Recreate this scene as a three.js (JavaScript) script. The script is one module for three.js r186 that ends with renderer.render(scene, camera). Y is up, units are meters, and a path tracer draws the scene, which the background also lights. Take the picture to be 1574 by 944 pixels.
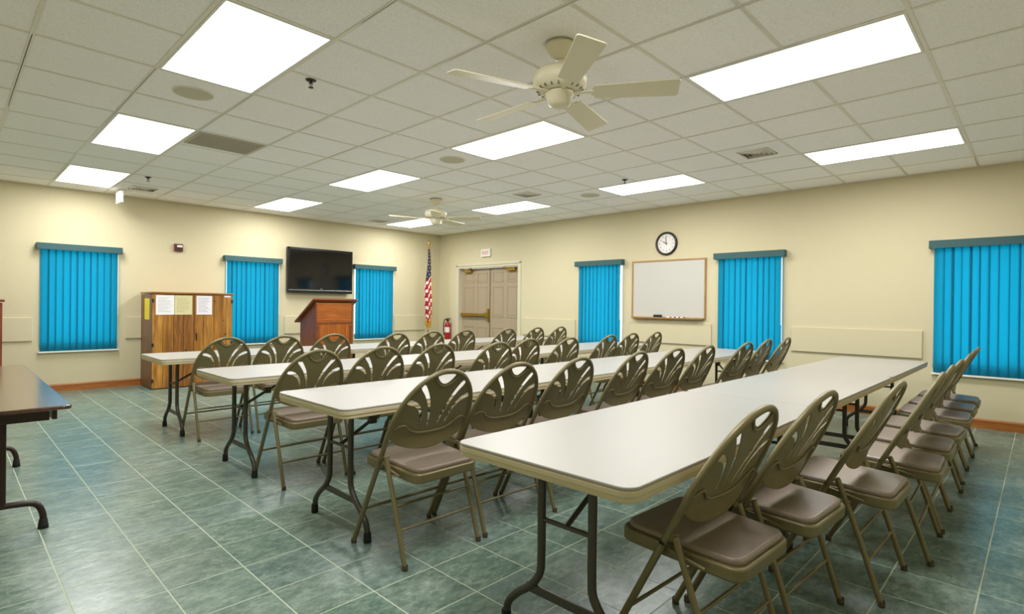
import * as THREE from 'three';
import { RoundedBoxGeometry } from 'three/addons/geometries/RoundedBoxGeometry.js';
import { RectAreaLightUniformsLib } from 'three/addons/lights/RectAreaLightUniformsLib.js';
import { mergeGeometries, mergeVertices, toCreasedNormals } from 'three/addons/utils/BufferGeometryUtils.js';
import { Brush, Evaluator, SUBTRACTION } from 'three-bvh-csg';
import { TessellateModifier } from 'three/addons/modifiers/TessellateModifier.js';

// ------------------------------------------------------------------ camera, sky, exposure
const scene = new THREE.Scene();
const camera = new THREE.PerspectiveCamera(2 * Math.atan(472 / 845.48) * 180 / Math.PI, 1574 / 944, 0.05, 100);
{
  const yaw = 0.8024, pitch = -0.0024, roll = 0.0114;
  const f = new THREE.Vector3(Math.sin(yaw) * Math.cos(pitch), Math.sin(pitch), -Math.cos(yaw) * Math.cos(pitch));
  const r = new THREE.Vector3(Math.cos(yaw), 0, Math.sin(yaw)), u = r.clone().cross(f);
  const r2 = r.clone().multiplyScalar(Math.cos(roll)).addScaledVector(u, Math.sin(roll));
  const u2 = u.clone().multiplyScalar(Math.cos(roll)).addScaledVector(r, -Math.sin(roll));
  camera.position.set(-3.3927, 1.2256, 4.1637);
  camera.quaternion.setFromRotationMatrix(new THREE.Matrix4().makeBasis(r2, u2, f.clone().negate()));
}
const renderer = new THREE.WebGLRenderer();
renderer.toneMapping = THREE.LinearToneMapping;
renderer.toneMappingExposure = 1.96;
renderer.shadowMap.enabled = true;
RectAreaLightUniformsLib.init();
scene.background = new THREE.Color(0.86, 0.93, 1.0);          // bright overcast sky behind the blinds
scene.backgroundIntensity = 2.1;
const PANEL_LIGHT = 9.5, PANEL_COLOR = new THREE.Color(0.995, 0.99, 0.99);

// ------------------------------------------------------------------ room dimensions
const H = 2.7432, XR = 4.17, XL = -4.3, ZB = -5.368, ZF = 5.2, T = 0.6096, WT = 0.2;

// ------------------------------------------------------------------ helpers
let seed = 7;
const rnd = () => { seed = (seed * 1664525 + 1013904223) >>> 0; return seed / 4294967296; };
const V = (x, y, z) => new THREE.Vector3(x, y, z);
const taken = new Map();
function numbered(n) { const k = taken.get(n) ?? 0; taken.set(n, k + 1); return k ? `${n}_${String(k).padStart(3, '0')}` : n; }
function mesh(name, geo, mat, parent) {
  const m = new THREE.Mesh(geo, mat); m.name = name; m.castShadow = m.receiveShadow = true; parent.add(m); return m;
}
function thing(name, label, category, pos = [0, 0, 0], turn = 0, group) {
  const g = new THREE.Group(); g.name = numbered(name); g.position.set(...pos); g.rotation.y = turn;
  g.userData = { label, category }; if (group) g.userData.group = group; scene.add(g); return g;
}
function single(name, geo, mat, label, category, pos = [0, 0, 0], turn = 0, group) {
  const m = mesh(numbered(name), geo, mat, scene); m.position.set(...pos); m.rotation.y = turn;
  m.userData = { label, category }; if (group) m.userData.group = group; return m;
}
function struct(name, label) { const g = new THREE.Group(); g.name = name; g.userData = { kind: 'structure', label, category: name.split('_')[0] }; scene.add(g); return g; }
function copyOf(root, pos, turn, label) {
  const c = root.clone(); c.name = numbered(root.name.replace(/_\d{3}$/, '')); c.position.set(...pos); c.rotation.y = turn;
  c.userData = { ...root.userData, label }; scene.add(c); return c;
}
const bx = (w, h, d, x = 0, y = 0, z = 0) => new THREE.BoxGeometry(w, h, d).translate(x, y, z);
const rb = (w, h, d, r = 0.004, x = 0, y = 0, z = 0, s = 2) => new RoundedBoxGeometry(w, h, d, s, Math.min(r, w / 2.01, h / 2.01, d / 2.01)).translate(x, y, z);
const cyl = (r1, r2, h, n = 20, x = 0, y = 0, z = 0) => new THREE.CylinderGeometry(r1, r2, h, n).translate(x, y, z);
function merge(list) {
  return mergeGeometries(list.map((g) => { const q = g.index ? g.toNonIndexed() : g; for (const k of Object.keys(q.attributes)) if (!['position', 'normal', 'uv'].includes(k)) q.deleteAttribute(k); return q; }));
}
function tube(pts, r, seg = 0, rad = 8, closed = false) {
  const c = new THREE.CatmullRomCurve3(pts, closed, 'centripetal');
  return new THREE.TubeGeometry(c, seg || pts.length * 5, r, rad, closed);
}
function rod(a, b, r, n = 10) {
  const d = b.clone().sub(a), g = new THREE.CylinderGeometry(r, r, d.length(), n);
  g.applyQuaternion(new THREE.Quaternion().setFromUnitVectors(V(0, 1, 0), d.normalize()));
  return g.translate((a.x + b.x) / 2, (a.y + b.y) / 2, (a.z + b.z) / 2);
}
// uv in metres from the way each face points; optional shift and swap so that grain runs along the piece
function metric(geo, du = 0, dv = 0, swap = false) {
  const g = geo.index ? geo.toNonIndexed() : geo, p = g.attributes.position, uv = new Float32Array(p.count * 2);
  const a = V(0, 0, 0), b = V(0, 0, 0), c = V(0, 0, 0);
  for (let i = 0; i < p.count; i += 3) {
    a.fromBufferAttribute(p, i); b.fromBufferAttribute(p, i + 1); c.fromBufferAttribute(p, i + 2);
    const n = b.clone().sub(a).cross(c.clone().sub(a)), nx = Math.abs(n.x), ny = Math.abs(n.y), nz = Math.abs(n.z);
    for (let k = 0; k < 3; k++) {
      const q = [a, b, c][k]; let u, v;
      if (ny >= nx && ny >= nz) { u = q.x; v = q.z; } else if (nx >= nz) { u = q.z; v = q.y; } else { u = q.x; v = q.y; }
      if (swap) [u, v] = [v, u];
      uv[(i + k) * 2] = u + du; uv[(i + k) * 2 + 1] = v + dv;
    }
  }
  g.setAttribute('uv', new THREE.BufferAttribute(uv, 2)); return g;
}
function roundedRect(w, d, r) {
  const s = new THREE.Shape(), x = w / 2, y = d / 2;
  s.moveTo(-x + r, -y); s.lineTo(x - r, -y); s.absarc(x - r, -y + r, r, -Math.PI / 2, 0); s.lineTo(x, y - r); s.absarc(x - r, y - r, r, 0, Math.PI / 2);
  s.lineTo(-x + r, y); s.absarc(-x + r, y - r, r, Math.PI / 2, Math.PI); s.lineTo(-x, -y + r); s.absarc(-x + r, -y + r, r, Math.PI, 1.5 * Math.PI); return s;
}
// a flat plate lying in xz: from y0 up to y0 + h, edges bevelled by b
function plate(shape, h, y0, b = 0.003, seg = 2, cs = 8) {
  const g = new THREE.ExtrudeGeometry(shape, { depth: h - 2 * b, bevelEnabled: b > 0, bevelThickness: b, bevelSize: b, bevelOffset: -b, bevelSegments: seg, curveSegments: cs });
  return g.rotateX(-Math.PI / 2).translate(0, y0 + b, 0);
}

// ------------------------------------------------------------------ procedural textures
function hash(x, y, s) { let h = (x * 374761393 + y * 668265263 + s * 2147483647) | 0; h = Math.imul(h ^ (h >>> 13), 1274126177); return ((h ^ (h >>> 16)) >>> 0) / 4294967296; }
function vnoise(x, y, px, py, s) {                                   // tileable value noise
  const xi = Math.floor(x), yi = Math.floor(y), fx = x - xi, fy = y - yi, m = (a, n) => ((a % n) + n) % n;
  const u = fx * fx * (3 - 2 * fx), v = fy * fy * (3 - 2 * fy), h = (i, j) => hash(m(i, px), m(j, py), s);
  const a = h(xi, yi), b = h(xi + 1, yi), c = h(xi, yi + 1), d = h(xi + 1, yi + 1);
  return a + (b - a) * u + (c - a) * v + (a - b - c + d) * u * v;
}
function fbm(u, v, fx, fy, oct, s) {
  let t = 0, a = 0.5, n = 0;
  for (let o = 0; o < oct; o++) { t += a * vnoise(u * fx, v * fy, fx, fy, s + o * 17); n += a; a *= 0.55; fx *= 2; fy *= 2; }
  return t / n;
}
function tex(size, fn, srgb, metres = 1) {
  const d = new Uint8Array(size * size * 4);
  for (let y = 0; y < size; y++) for (let x = 0; x < size; x++) {
    const c = fn(x / size, y / size), i = (y * size + x) * 4;
    for (let k = 0; k < 3; k++) d[i + k] = Math.max(0, Math.min(255, Math.round(c[k])));
    d[i + 3] = 255;
  }
  const t = new THREE.DataTexture(d, size, size); t.wrapS = t.wrapT = THREE.RepeatWrapping; t.magFilter = THREE.LinearFilter; t.minFilter = THREE.LinearMipmapLinearFilter; t.generateMipmaps = true;
  if (srgb) t.colorSpace = THREE.SRGBColorSpace; t.repeat.set(1 / metres, 1 / metres); t.needsUpdate = true; return t;
}
const mixc = (a, b, t) => a.map((v, i) => v + (b[i] - v) * t);
const grey = (v) => [v * 255, v * 255, v * 255];
function woodTex(lo, hi, s, knots = 0, metres = 1) {
  return tex(512, (u, v) => {
    const w = (fbm(u, v, 3, 2, 3, s + 50) - 0.5) * 0.09;
    let ring = fbm(u + w, v, 26, 2, 3, s), fine = fbm(u, v, 128, 6, 2, s + 9), t = ring * 0.72 + fine * 0.28;
    let c = mixc(lo, hi, Math.max(0, Math.min(1, (t - 0.28) * 1.9)));
    for (let k = 0; k < knots; k++) {
      const kx = hash(k, 1, s), ky = hash(k, 2, s); let dx = Math.abs(u - kx), dy = Math.abs(v - ky); dx = Math.min(dx, 1 - dx); dy = Math.min(dy, 1 - dy);
      const r = Math.hypot(dx, dy * 0.7); if (r < 0.022) c = mixc([62, 30, 10], c, Math.pow(r / 0.022, 2));
    }
    return c;
  }, true, metres);
}
const std = (o) => new THREE.MeshStandardMaterial(o);
const paintBump = tex(256, (u, v) => grey(fbm(u, v, 40, 40, 3, 3)), false, 0.5);
const wallM = std({ color: '#cdc3a1', roughness: 0.82, bumpMap: paintBump, bumpScale: 0.0007 });
const panelM = std({ color: '#cdc3a1', roughness: 0.6 });
const tileBump = tex(512, (u, v) => grey(0.75 - (vnoise(u * 150, v * 150, 150, 150, 5) > 0.72 ? 0.5 : 0) * fbm(u, v, 60, 60, 2, 8) + 0.25 * fbm(u, v, 90, 90, 2, 11)), false, 0.6);
const tileCol = tex(512, (u, v) => { const n = fbm(u, v, 70, 70, 3, 21), p = vnoise(u * 170, v * 170, 170, 170, 31) > 0.83 ? 0.91 : 1, g = (0.965 + 0.05 * n) * p; return [252 * g, 250 * g, 248 * g]; }, true, 0.6);
const ceilM = std({ map: tileCol, roughness: 0.95, bumpMap: tileBump, bumpScale: 0.002 });
const gridM = std({ color: '#e9e4d6', roughness: 0.5 });
const slabM = std({ color: '#8d8a80', roughness: 0.95 });
const floorMs = [0, 1, 2].map((k) => {
  const map = tex(512, (u, v) => {
    const a = fbm(u, v, 7, 12, 4, 40 + k), b = fbm(u, v, 26, 46, 4, 60 + k), c = fbm(u, v, 90, 120, 2, 80 + k);
    const t = Math.max(0, Math.min(1, (a * 0.34 + b * 0.46 + c * 0.2 - 0.27) * 2.0));
    let q = mixc([[70, 94, 82], [76, 97, 85], [74, 95, 87]][k], [[140, 157, 142], [144, 159, 146], [136, 155, 144]][k], t);
    const vein = Math.abs(fbm(u, v, 7, 12, 3, 120 + k) - 0.5); if (vein < 0.018) q = mixc([162, 176, 158], q, 0.55 + 0.45 * vein / 0.018);
    return q;
  }, true, 0.9);
  return std({ map, roughness: 0.29, bumpMap: tex(256, (u, v) => grey(fbm(u, v, 10, 16, 4, 90 + k)), false, 0.9), bumpScale: 0.0016 });
});
const groutM = std({ color: '#aab5a0', roughness: 0.8 });
const baseM = std({ map: woodTex([136, 80, 30], [186, 116, 52], 3, 0, 0.6), roughness: 0.4 });
const whiteM = std({ color: '#eceae2', roughness: 0.45 });
const cabMs = [[124, 76, 18, 186, 128, 46], [140, 90, 26, 204, 148, 62], [108, 64, 14, 166, 108, 36]].map((c, k) => std({ map: woodTex(c.slice(0, 3), c.slice(3), 200 + k * 13, 3, 0.7), roughness: 0.42 }));
const cabSideM = std({ map: woodTex([96, 62, 34], [140, 98, 58], 251, 4, 0.7), roughness: 0.45 });
const oakM = std({ map: woodTex([150, 78, 20], [204, 116, 40], 301, 0, 0.5), roughness: 0.35 });
const oakDarkM = std({ map: woodTex([104, 54, 26], [144, 80, 42], 311, 0, 0.5), roughness: 0.38 });
const redwoodM = std({ map: woodTex([104, 44, 22], [150, 72, 38], 321, 0, 0.5), roughness: 0.4 });
const walnutM = new THREE.MeshPhysicalMaterial({ map: woodTex([64, 38, 24], [98, 62, 42], 331, 0, 0.8), roughness: 0.22, clearcoat: 0.5, clearcoatRoughness: 0.12 });
const blackM = std({ color: '#1c1a18', roughness: 0.4 });
const rubberM = std({ color: '#161513', roughness: 0.75 });
const brassM = std({ color: '#b08d3c', roughness: 0.3, metalness: 0.9 });
const chromeM = std({ color: '#b9b9b4', roughness: 0.25, metalness: 0.95 });
const oliveM = std({ color: '#756c4a', roughness: 0.42, metalness: 0.25 });
const shellM = std({ color: '#756b48', roughness: 0.4 });
const capM = std({ color: '#4b4430', roughness: 0.7 });
const vinylM = std({ color: '#86786a', roughness: 0.36, bumpMap: tex(256, (u, v) => grey(fbm(u, v, 90, 90, 2, 141)), false, 0.15), bumpScale: 0.0005 });
const tableTopM = std({ color: '#9f9c94', roughness: 0.38, bumpMap: tex(256, (u, v) => grey(fbm(u, v, 110, 110, 2, 151)), false, 0.3), bumpScale: 0.0004 });
const tableEdgeM = std({ color: '#c9bd9b', roughness: 0.45 });
const legM = std({ color: '#4a463d', roughness: 0.38, metalness: 0.4 });
const brownLegM = std({ color: '#33231d', roughness: 0.4, metalness: 0.3 });
const creamM = std({ color: '#ddd5b8', roughness: 0.4 });
const slatM = new THREE.MeshPhysicalMaterial({ color: new THREE.Color().setRGB(0.0, 0.19, 0.3), roughness: 0.95, specularIntensity: 0.3, transmission: 0.66, thickness: 0, side: THREE.DoubleSide });
const valanceM = std({ color: '#2c5456', roughness: 0.6 });
const glassM = new THREE.MeshPhysicalMaterial({ color: '#ffffff', roughness: 0, transmission: 1, thickness: 0 });

// ------------------------------------------------------------------ walls with openings
const winW = 0.86, winY0 = 0.595, winY1 = 1.93;
const backWins = [-2.083, 0.209, 2.526], rightWins = [-1.118, 1.310, 3.722];
const doorZ0 = -4.74, doorZ1 = -2.965, doorY = 2.02;
function wallShape(w0, w1, holes) {
  const s = new THREE.Shape([[w0, 0], [w1, 0], [w1, H + 0.12], [w0, H + 0.12]].map((p) => new THREE.Vector2(...p)));
  for (const [a, b, c, d] of holes) s.holes.push(new THREE.Path([[a, c], [a, d], [b, d], [b, c]].map((p) => new THREE.Vector2(...p))));
  return new THREE.ExtrudeGeometry(s, { depth: WT, bevelEnabled: false });
}
const winHole = (c) => [c - winW / 2, c + winW / 2, winY0, winY1];
{
  const g = wallShape(XL - WT, XR + WT, backWins.map(winHole)).translate(0, 0, ZB - WT);
  const m = mesh('wall_back', g, wallM, scene); m.userData = { kind: 'structure', label: 'cream painted wall with three blue blinds behind the lectern', category: 'wall' };
  const r = wallShape(ZB, ZF + WT, [...rightWins.map(winHole), [doorZ0, doorZ1, 0.0001, doorY]]).rotateY(-Math.PI / 2).translate(XR + WT, 0, 0);
  const q = mesh('wall_right', r, wallM, scene); q.userData = { kind: 'structure', label: 'cream painted wall with the clock, whiteboard and double door', category: 'wall' };
  const l = mesh('wall_left', bx(WT, H + 0.12, ZF - ZB, XL - WT / 2, (H + 0.12) / 2, (ZF + ZB) / 2), wallM, scene); l.userData = { kind: 'structure', label: 'cream painted side wall beyond the dark wooden table', category: 'wall' };
  const f = mesh('wall_front', bx(XR - XL + WT, H + 0.12, WT, (XR + XL) / 2 - WT / 2, (H + 0.12) / 2, ZF + WT / 2), wallM, scene); f.userData = { kind: 'structure', label: 'cream painted wall facing the lectern', category: 'wall' };
}
function baseboard(name, label, x, z, len, turn) {
  const s = new THREE.Shape([[0, 0], [0.018, 0], [0.018, 0.085], [0.012, 0.1], [0, 0.1]].map((p) => new THREE.Vector2(...p)));
  const g = metric(new THREE.ExtrudeGeometry(s, { depth: len, bevelEnabled: false }), 0, 0, true);
  const m = mesh(name, g, baseM, scene); m.position.set(x, 0.0, z); m.rotation.y = turn; m.userData = { kind: 'structure', label, category: 'baseboard' };
}
baseboard('baseboard_back', 'orange-brown wooden baseboard along the wall behind the lectern', XR - 0.02, ZB, XR - XL - 0.02, -Math.PI / 2);
baseboard('baseboard_right', 'orange-brown wooden baseboard under the whiteboard and clock', XR, ZF, ZF - doorZ1 - 0.06, Math.PI);
baseboard('baseboard_corner', 'short wooden baseboard between the double door and the corner', XR, doorZ0 - 0.06, doorZ0 - 0.06 - ZB, Math.PI);

// ------------------------------------------------------------------ floor of square tiles
{
  const floor = struct('floor', 'green-grey stone-look square floor tiles with pale grout');
  mesh('grout_bed', bx(XR - XL, 0.06, ZF - ZB, (XR + XL) / 2, -0.0307, (ZF + ZB) / 2), groutM, floor);
  const S = 0.3086, ox = -2.4135, oz = 0.8872, gap = 0.0056, ch = 0.0009, th = 0.004;
  function tileGeo(w, d, du, dv) {                                   // chamfered slab, top at 0
    const x = w / 2, z = d / 2, p = [], q = (a, b, c, e) => { p.push(...a, ...b, ...c, ...a, ...c, ...e); };
    const t = [[-x + ch, 0, -z + ch], [-x + ch, 0, z - ch], [x - ch, 0, z - ch], [x - ch, 0, -z + ch]];
    const m = [[-x, -ch, -z], [-x, -ch, z], [x, -ch, z], [x, -ch, -z]], b = m.map(([a, , c]) => [a, -th, c]);
    q(...t); for (let k = 0; k < 4; k++) { const n = (k + 1) % 4; q(t[k], m[k], m[n], t[n]); q(m[k], b[k], b[n], m[n]); }
    const g = new THREE.BufferGeometry(); g.setAttribute('position', new THREE.Float32BufferAttribute(p, 3)); g.computeVertexNormals(); return metric(g, du, dv);
  }
  const full = []; for (let k = 0; k < 9; k++) full.push(tileGeo(S - gap, S - gap, (k % 3) * 0.3 + 0.15, Math.floor(k / 3) * 0.3 + 0.15));
  camera.updateMatrixWorld(); camera.updateProjectionMatrix();
  const cells = [];
  for (let i = -7; i < 22; i++) for (let k = -21; k < 15; k++) {
    const x0 = Math.max(ox + i * S, XL), x1 = Math.min(ox + (i + 1) * S, XR), z0 = Math.max(oz + k * S, ZB), z1 = Math.min(oz + (k + 1) * S, ZF);
    if (x1 - x0 < 0.02 || z1 - z0 < 0.02) continue;
    const c = V((x0 + x1) / 2, 0, (z0 + z1) / 2), n = c.clone().project(camera), dist = c.distanceTo(camera.position);
    const inView = n.z < 1 && Math.abs(n.x) < 1.06 && Math.abs(n.y) < 1.1 && c.clone().sub(camera.position).dot(camera.getWorldDirection(V(0, 0, 0))) > 0.3;
    cells.push({ x0, x1, z0, z1, c, score: inView ? dist : 100 + dist, v: Math.floor(rnd() * 9), mt: Math.floor(rnd() * 3) });
  }
  cells.sort((a, b) => a.score - b.score);
  const rest = [[], [], []];
  cells.forEach((e, n) => {
    const w = e.x1 - e.x0 - gap, d = e.z1 - e.z0 - gap, whole = Math.abs(w - (S - gap)) < 1e-4 && Math.abs(d - (S - gap)) < 1e-4;
    const g = whole ? full[e.v] : tileGeo(w, d, e.v * 0.1, e.v * 0.17);
    if (n < 300) { const m = mesh('floor_tile', g, floorMs[e.mt], floor); m.position.copy(e.c); } else rest[e.mt].push(g.clone().translate(e.c.x, 0, e.c.z));
  });
  rest.forEach((list, k) => { const m = mesh('distant_floor_tile', mergeGeometries(list), floorMs[k], floor); m.userData = { kind: 'stuff' }; });
}

// ------------------------------------------------------------------ suspended ceiling
const lightCols = [-4, 0, 4], lightRows = [-8, -4, 0, 4];
const skip = new Set();
for (const i of lightCols) for (const j of lightRows) { skip.add(`${i},${j}`); skip.add(`${i},${j + 1}`); }
const diffusers = [[3, 3], [3, -2], [-3, -8], [3, -8]];
for (const [i, j] of diffusers) skip.add(`${i},${j}`);
{
  const ceiling = struct('ceiling', 'suspended ceiling of speckled off-white square tiles in a metal grid');
  mesh('ceiling_slab', bx(XR - XL, 0.05, ZF - ZB, (XR + XL) / 2, H + 0.145, (ZF + ZB) / 2), slabM, ceiling);
  const cache = new Map();
  function ctile(w, d, v) {
    const key = `${w.toFixed(3)},${d.toFixed(3)},${v}`;
    if (!cache.has(key)) cache.set(key, metric(bx(w, 0.016, d, 0, 0.008, 0), v * 0.23, v * 0.37));
    return cache.get(key);
  }
  for (let i = -8; i < 7; i++) for (let j = -9; j < 9; j++) {
    if (skip.has(`${i},${j}`)) continue;
    const x0 = Math.max(i * T, XL), x1 = Math.min((i + 1) * T, XR), z0 = Math.max(j * T, ZB), z1 = Math.min((j + 1) * T, ZF);
    if (x1 - x0 < 0.02 || z1 - z0 < 0.02) continue;
    const m = mesh('ceiling_tile', ctile(x1 - x0 - 0.004, z1 - z0 - 0.004, Math.floor(rnd() * 4)), ceilM, ceiling);
    m.position.set((x0 + x1) / 2, H + 0.005, (z0 + z1) / 2);
  }
  const tee = (len) => merge([bx(0.023, 0.003, len, 0, 0.0015, 0), bx(0.004, 0.03, len, 0, 0.015, 0)]);
  const lz = tee(ZF - ZB), lx = tee(T - 0.024).rotateY(Math.PI / 2);
  for (let i = -7; i <= 6; i++) mesh('main_runner', lz, gridM, ceiling).position.set(i * T, H + 0.001, (ZF + ZB) / 2);
  const inside = (i, j) => lightCols.includes(i) && lightRows.includes(j - 1);           // no cross tee across the middle of a fitting
  const cross = [];
  for (let j = -8; j <= 8; j++) for (let i = -8; i <= 6; i++) {
    if (inside(i, j)) continue;
    const x0 = Math.max(i * T, XL), x1 = Math.min((i + 1) * T, XR);
    if (x1 - x0 < 0.03) continue;
    if (x1 - x0 > T - 0.01) mesh('cross_tee', lx, gridM, ceiling).position.set((x0 + x1) / 2, H + 0.0012, j * T);
    else mesh('cross_tee', tee(x1 - x0 - 0.012).rotateY(Math.PI / 2), gridM, ceiling).position.set((x0 + x1) / 2, H + 0.0012, j * T);
  }
  const ang = [bx(XR - XL, 0.003, 0.022, (XR + XL) / 2, H + 0.0025, ZB + 0.011), bx(XR - XL, 0.003, 0.022, (XR + XL) / 2, H + 0.0025, ZF - 0.011)];
  mesh('wall_angle', merge(ang), gridM, ceiling);
  mesh('wall_angle', merge([bx(0.022, 0.003, ZF - ZB - 0.05, XR - 0.011, H + 0.0025, (ZF + ZB) / 2), bx(0.022, 0.003, ZF - ZB - 0.05, XL + 0.011, H + 0.0025, (ZF + ZB) / 2)]), gridM, ceiling);
}

// ------------------------------------------------------------------ ceiling lights
const glowM = std({ color: '#ffffff', emissive: PANEL_COLOR, emissiveIntensity: 1.6, roughness: 0.6 });
const colWords = ['the aisle-side row', 'the middle row', 'the row along the clock wall'];
const rowWords = ['closest to the TV wall', 'second from the TV wall', 'third from the TV wall', 'fourth from the TV wall'];
lightCols.forEach((i, a) => lightRows.forEach((j, b) => {
  const g = thing('ceiling_light', `lit white ceiling panel in ${colWords[a]}, ${rowWords[b]}`, 'ceiling light', [(i + 0.5) * T, H, (j + 1) * T], 0, 'fluorescent ceiling panels');
  const w = T - 0.026, d = 2 * T - 0.026, e = 0.014;
  mesh('housing', merge([bx(w, 0.004, d, 0, 0.094, 0), bx(0.004, 0.09, d, -w / 2 + 0.002, 0.049, 0), bx(0.004, 0.09, d, w / 2 - 0.002, 0.049, 0), bx(w, 0.09, 0.004, 0, 0.049, -d / 2 + 0.002), bx(w, 0.09, 0.004, 0, 0.049, d / 2 - 0.002)]), whiteM, g);
  mesh('frame', merge([bx(e, 0.008, d, -w / 2 + e / 2, 0.004, 0), bx(e, 0.008, d, w / 2 - e / 2, 0.004, 0), bx(w - 2 * e, 0.008, e, 0, 0.004, -d / 2 + e / 2), bx(w - 2 * e, 0.008, e, 0, 0.004, d / 2 - e / 2)]), whiteM, g);
  mesh('diffuser', bx(w - 2 * e, 0.004, d - 2 * e, 0, 0.008, 0), glowM, g);
  const L = new THREE.RectAreaLight(PANEL_COLOR, PANEL_LIGHT, w - 2 * e, d - 2 * e); L.name = 'panel_glow';
  L.rotation.x = -Math.PI / 2; L.position.set(0, 0.004, 0); g.add(L);
}));

// ------------------------------------------------------------------ windows and vertical blinds
const wallWords = ['beside the wooden cabinet on the TV wall', 'between the wooden cabinet and the television', 'between the television and the flag', 'between the double door and the whiteboard', 'between the whiteboard and the long wall board', 'at the camera end of the clock wall'];
function windowUnit(n, c, back) {                                     // local frame: x along the wall, z into the room, wall face at z = 0
  const place = (o) => { if (back) { o.position.set(c, 0, ZB); } else { o.position.set(XR, 0, c); o.rotation.y = -Math.PI / 2; } };
  const win = struct(`window_${n}`, `white-framed window ${wallWords[n - 1]}`); place(win);
  const hgt = winY1 - winY0, cy = (winY0 + winY1) / 2, fw = 0.035, fz = -0.075;
  for (const s of [-1, 1]) mesh('window_frame', rb(fw, hgt, 0.06, 0.004, s * (winW / 2 - fw / 2), cy, fz), whiteM, win);
  mesh('window_frame', rb(winW - 2 * fw, fw, 0.06, 0.004, 0, winY1 - fw / 2, fz), whiteM, win);
  mesh('window_frame', rb(winW - 2 * fw, 0.055, 0.06, 0.004, 0, winY0 + 0.0275, fz), whiteM, win);
  mesh('window_pane', bx(winW - 2 * fw, hgt - fw - 0.055, 0.004, 0, (winY0 + 0.055 + winY1 - fw) / 2, fz), glassM, win);
  mesh('window_sill', rb(winW + 0.02, 0.018, 0.05, 0.004, 0, 0.537, 0.0255), whiteM, win);
  const b = thing('vertical_blinds', `teal vertical blinds under a dark green valance, ${wallWords[n - 1]}`, 'blinds', [0, 0, 0], 0, 'vertical window blinds'); place(b);
  const vw = 0.93, top = 1.985, vh = 0.085;
  mesh('valance', merge([rb(vw, vh, 0.006, 0.002, 0, top - vh / 2, 0.1), rb(0.006, vh, 0.098, 0.002, -vw / 2 + 0.003, top - vh / 2, 0.05), rb(0.006, vh, 0.098, 0.002, vw / 2 - 0.003, top - vh / 2, 0.05)]), valanceM, b);
  mesh('headrail', rb(vw - 0.04, 0.03, 0.04, 0.003, 0, top - 0.025, 0.035), whiteM, b);
  const N = 11, pitch = 0.0752, slw = 0.092, y1 = top - 0.045, y0 = 0.55;
  const sg = new THREE.PlaneGeometry(slw, y1 - y0, 4, 1), p = sg.attributes.position;
  for (let k = 0; k < p.count; k++) p.setZ(k, 0.002 * (1 - Math.pow(p.getX(k) / (slw / 2), 2)));
  sg.computeVertexNormals();
  for (let k = 0; k < N; k++) {
    const m = mesh('slat', sg, slatM, b); m.position.set((k - (N - 1) / 2) * pitch + (rnd() - 0.5) * 0.012, (y0 + y1) / 2, 0.035);
    m.rotation.y = -0.12 + (rnd() - 0.5) * 0.14;
  }
  mesh('wand', cyl(0.004, 0.004, 0.9, 8, vw / 2 - 0.045, top - 0.52, 0.06), whiteM, b);
}
backWins.forEach((c, k) => windowUnit(k + 1, c, true));
rightWins.forEach((c, k) => windowUnit(k + 4, c, false));

// ------------------------------------------------------------------ chair-rail boards on the walls
function wallBoard(label, a, b, back) {
  const y0 = 0.69, y1 = 1.0, g = rb(b - a, y1 - y0, 0.022, 0.005, 0, (y0 + y1) / 2, 0.011);
  const pos = back ? [(a + b) / 2, 0, ZB + 0.0005] : [XR - 0.0005, 0, (a + b) / 2];
  single('wall_board', g, panelM, label, 'wall board', pos, back ? 0 : -Math.PI / 2, 'cream chair-rail boards');
}
wallBoard('cream board on the wall behind the dark wooden table', XL + 0.05, -2.575, true);
wallBoard('cream board on the wall mostly hidden by the wooden cabinet', -1.56, -0.33, true);
wallBoard('cream board on the wall below the television', 0.75, 2.0, true);
wallBoard('cream board on the wall behind the flag', 3.0, 3.76, true);
wallBoard('cream board between the double door and the blinds', -2.85, -1.62, false);
wallBoard('cream board on the wall below the whiteboard', -0.55, 0.79, false);
wallBoard('long cream board between the two blinds nearest the camera', 1.845, 3.2, false);

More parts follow.
